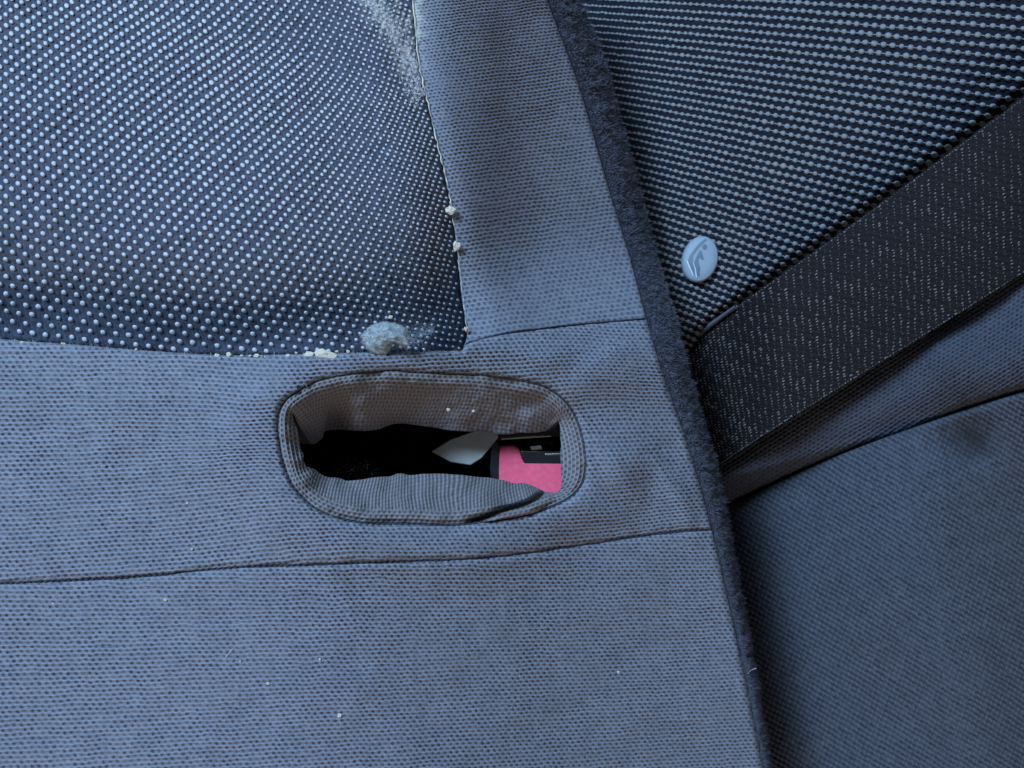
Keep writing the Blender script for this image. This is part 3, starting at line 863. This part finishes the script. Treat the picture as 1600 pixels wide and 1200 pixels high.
ribs = 0.5 + 0.5 * np.cos(2 * np.pi * A * 96) * np.cos(2 * np.pi * Bq * 26)
z = z + 0.00022 * ribs - 0.0010 * np.clip(1 - e / 0.02, 0, 1) ** 2
edge_wob = 1.2 * noise2(A * 180, Bq * 0, 3) * (np.abs(Bq - 0.5) > 0.49)
co = unproj((x + edge_wob).ravel(), (y + edge_wob).ravel(), z.ravel())
nA = NA * NB
cob = co.copy(); cob[:, 2] -= 0.0014
f1 = grid_faces(NA, NB)
i = np.arange(NA - 1)
rim = np.concatenate([np.stack([i * NB, (i + 1) * NB, (i + 1) * NB + nA, i * NB + nA], -1),
                      np.stack([i * NB + NB - 1, i * NB + NB - 1 + nA, (i + 1) * NB + NB - 1 + nA, (i + 1) * NB + NB - 1], -1)])
web = mesh_obj("webbing", np.concatenate([co, cob]), np.concatenate([f1, f1[:, ::-1] + nA, rim]), M_belt, belt,
               {"h": np.concatenate([ribs.ravel(), ribs.ravel()]), "stain_shade": np.zeros(2 * nA)})
# pale flecks of yarn in the webbing: columns across the belt, twin flecks, irregular
fl = []
for ci, ca in enumerate(np.arange(0.0, 1.0, 0.0104)):
    coff = (ci // 2) * 3
    for cj, cb in enumerate(np.arange(0.02, 0.985, 0.0205)):
        # herringbone: each rib shows runs of four or five yarns, then dips under
        ph = (cj + coff) % 7
        run = (1.0, 1.0, 0.95, 0.85, 0.6, 0.15, 0.4)[ph]
        fl.append((ca + (0.0050 if ci % 2 else 0.0) * 0 + 0.0030 * (ph / 7.0) + random.gauss(0, 0.0005), cb + random.gauss(0, 0.0020), max(0.45, run)))
for ca in np.arange(0.0, 1.0, 0.0042):
    for cb in (0.012, 0.988):
        fl.append((ca + random.gauss(0, 0.0004), cb, random.uniform(0.5, 0.75)))
fl = np.array(fl); fl = fl[(fl[:, 0] > 0.01) & (fl[:, 0] < 0.99) & (fl[:, 1] < 0.992)]
fx, fy, fz = belt_pt(fl[:, 0], fl[:, 1])
def z_on_belt(px, py):
    # invert approximately: height depends on x and the offset across the belt
    du, _, _ = line_dist(px, py, B_UP); dl, _, _ = line_dist(px, py, B_LO)
    b = du / (du + dl + 1e-9)
    zz = z_belt_a((px - 1060) / 620) + 0.003 * np.sin(b * np.pi) - 0.004 * b * S(-px, -1350, -1100) - 0.060 * S(-px, -1230, -1020)
    return zz + 0.0001
n = len(fl); big = fl[:, 2] * np.clip(rng.uniform(0.55, 1.0, n) + 0.25 * fbm(fx / 25, fy / 25, 88, 2), 0.25, 1.15)
knots("pale_flecks", np.stack([fx, fy], -1), np.full(n, -0.60) + 0.15 * rng.standard_normal(n), 2.9 * big, 1.15 * big, 0.00032 * big, z_on_belt, M_speck, web, seg=6)
# ribbed selvage showing where the belt's edge turns over
sel = smooth_line([(1040, 566), (1062, 545), (1085, 526), (1110, 508), (1130, 493), (1150, 478)], 18)
zsel = z_belt_a((sel[:, 0] - 1060) / 620) + 0.0035 - 0.060 * S(-sel[:, 0], -1230, -1020)
rad = np.linspace(0.0016, 0.0005, len(sel)) * (1 + 0.30 * np.cos(np.arange(len(sel)) * np.pi))
tube("selvage", unproj(sel[:, 0], sel[:, 1], zsel), rad, M_side, belt, 10)

# ------------------------------------------------------------------ lint, crumbs, fibres
def lint():
    cx, cy = 603.0, 529.0
    base = float(z_near(np.array([cx]), np.array([552.0]))[0])
    zc = base - 0.0005
    bm = bmesh.new()
    bmesh.ops.create_icosphere(bm, subdivisions=5, radius=1.0)
    k = (CAM_H - zc) / FPX
    V = np.array([v.co[:] for v in bm.verts])
    n = 1 + 0.20 * fbm(V[:, 0] * 1.7 + V[:, 2] * 2.1 + 9, V[:, 1] * 1.9 - V[:, 2] * 1.3 + 5, 8, 3) + 0.22 * fbm(V[:, 0] * 6 + V[:, 2] * 5, V[:, 1] * 7 - V[:, 2] * 6, 9, 3)
    V = V * n[:, None]
    # notch below on the right
    nd = np.exp(-((V[:, 0] - 0.38) / 0.28) ** 2 - ((V[:, 1] + 0.95) / 0.42) ** 2)
    V[:, 1] += 0.8 * nd
    sc = np.array([36 * k, 23 * k, 0.0042])
    for v, c in zip(bm.verts, V): v.co = Vector(c * sc) + P(cx, cy, zc)
    root = empty("lint_ball", P(cx, cy + 14, zc - 0.003), "pale blue ball of lint on the seam below the dotted insert", "lint")
    o = bm_obj("clump", bm, M_lint, root, True)
    # fuzz
    me = o.data
    co = np.empty(len(me.vertices) * 3); me.vertices.foreach_get("co", co); co = co.reshape(-1, 3)
    nr = np.empty(len(me.vertices) * 3); me.vertices.foreach_get("normal", nr); nr = nr.reshape(-1, 3)
    pick = rng.integers(0, len(co), 15000)
    fz = blades("fuzz", co[pick] - nr[pick] * 0.0003, nr[pick] + 1.5 * rng.standard_normal((15000, 3)), rng.uniform(0.0004, 0.0010, 15000), rng.uniform(0.00003, 0.00006, 15000), M_lint, root)
    fz['kind'] = 'stuff'
    # wispy tail to the right
    pts = []; dirs = []
    for q in range(350):
        t = rng.random(); x = 628 + 45 * t + rng.normal(0, 5); y = 533 - 18 * t ** 1.3 + rng.normal(0, 7)
        pts.append(P(x, y, zc + 0.001 + rng.normal(0, 0.0012))); dirs.append((rng.normal(0.5, 1), rng.normal(0.4, 1), rng.normal(0, 0.5)))
    tl = blades("wisp", np.array([p[:] for p in pts]), np.array(dirs), rng.uniform(0.001, 0.0035, 350), rng.uniform(0.00002, 0.00004, 350), M_lintf, root)
    tl['kind'] = 'stuff'
lint()

crumb_mesh = []
for s in range(4):
    bm = bmesh.new(); bmesh.ops.create_icosphere(bm, subdivisions=2, radius=1.0)
    for v in bm.verts:
        v.co *= 1 + 0.85 * float(fbm(np.array([v.co.x * 1.5 + 7 * s]), np.array([v.co.y * 1.5 + v.co.z * 2.0]), 60 + s, 2)[0])
        v.co.z *= 0.5
    me = bpy.data.meshes.new("crumb"); bm.to_mesh(me); bm.free(); me.materials.append(M_crumb)
    crumb_mesh.append(me)
def crumb(x, y, r, z, label, group=None, asp=1.0):
    o = bpy.data.objects.new("crumb", random.choice(crumb_mesh)); scene.collection.objects.link(o)
    k = (CAM_H - z) / FPX
    o.location = P(x, y, z + r * k * 0.3); o.scale = (r * k * asp, r * k, r * k); o.rotation_euler = (random.uniform(-0.4, 0.4), random.uniform(-0.4, 0.4), random.uniform(-0.5, 0.5))
    tag(o, label, "crumb", group)
def zn(f, x, y): return float(f(np.array([float(x)]), np.array([float(y)]))[0])
crumb(704, 327, 7.0, zn(z_C, 704, 327) + 0.0010, "largest white crumb on the dotted insert's right edge")
crumb(713, 384, 6.0, zn(z_C, 713, 384) + 0.0010, "cream crumb below the largest one on the insert's right edge", asp=0.8)
crumb(729, 514, 4.5, zn(z_C, 729, 514) + 0.0016, "small white crumb at the insert's lower right corner", asp=0.7)
crumb(508, 552, 8.0, zn(z_near, 508, 556) - 0.0012, "long white crumb in the seam left of the lint ball", asp=2.0)
crumb(482, 553, 5.0, zn(z_near, 482, 556) - 0.0012, "white crumb left of the long one in the seam below the insert", asp=1.5)
crumb(358, 554, 4.0, zn(z_near, 358, 557) - 0.0012, "round white crumb in the seam at the middle of the insert's lower edge")
ORD = ("first", "second", "third", "fourth", "fifth", "sixth", "seventh", "eighth", "ninth", "tenth", "eleventh", "twelfth")
for q, x in enumerate(sorted((340, 376, 391, 404, 420, 447, 461, 531, 546, 93, 35, 210))):
    yb = float(np.interp(x, T_BD[:, 0], T_BD[:, 1]))
    crumb(x + random.uniform(-6, 6), yb + random.uniform(-3, 3), random.uniform(1.5, 3.0), zn(z_near, x, yb + 4) - 0.0014, ORD[q] + " tiny pale crumb from the left in the seam along the insert's lower edge", "tiny crumbs in the insert seam", random.uniform(0.8, 1.6))
for q, (x, y, r) in enumerate(sorted(((258, 937, 2.4), (83, 943, 1.6), (530, 1118, 3.2), (418, 1068, 2.2), (500, 1030, 1.8), (293, 786, 1.8), (700, 640, 2.2), (740, 642, 1.8), (610, 495, 3.2), (300, 858, 1.6), (375, 1033, 1.6), (966, 1050, 1.6)))):
    if 480 < x < 900 and 600 < y < 680:
        z = zn(z_near, x, y) - 0.0065
    elif y < 540: z = zn(z_D, x, y) + 0.0004
    else: z = zn(z_near, x, y)
    crumb(x, y, r, z, ORD[q] + " tiny white lint speck from the left on the seat cover", "lint specks on the seat")

# stray pale fibres lying on the cloth
def fibre(pts, zf, r, label):
    l = smooth_line(pts, 8); z = zf(l[:, 0], l[:, 1]) + 0.0004
    o = tube("stray_fibre", unproj(l[:, 0], l[:, 1], z), r, M_hair, None, 5)
    tag(o, label, "fibre")
fibre([(352, 1027), (357, 1021), (363, 1014)], z_near, 0.00006, "short pale fibre on the lower panel left of centre")
fibre([(1168, 1053), (1174, 1047), (1182, 1044)], z_near, 0.00008, "short pale fibre on the velvet edge near the bottom")

# children were built in world coordinates: keep them there under their Empties
bpy.context.view_layer.update()
for o in scene.objects:
    if o.parent and o.parent.type == 'EMPTY':
        o.matrix_parent_inverse = o.parent.matrix_world.inverted()
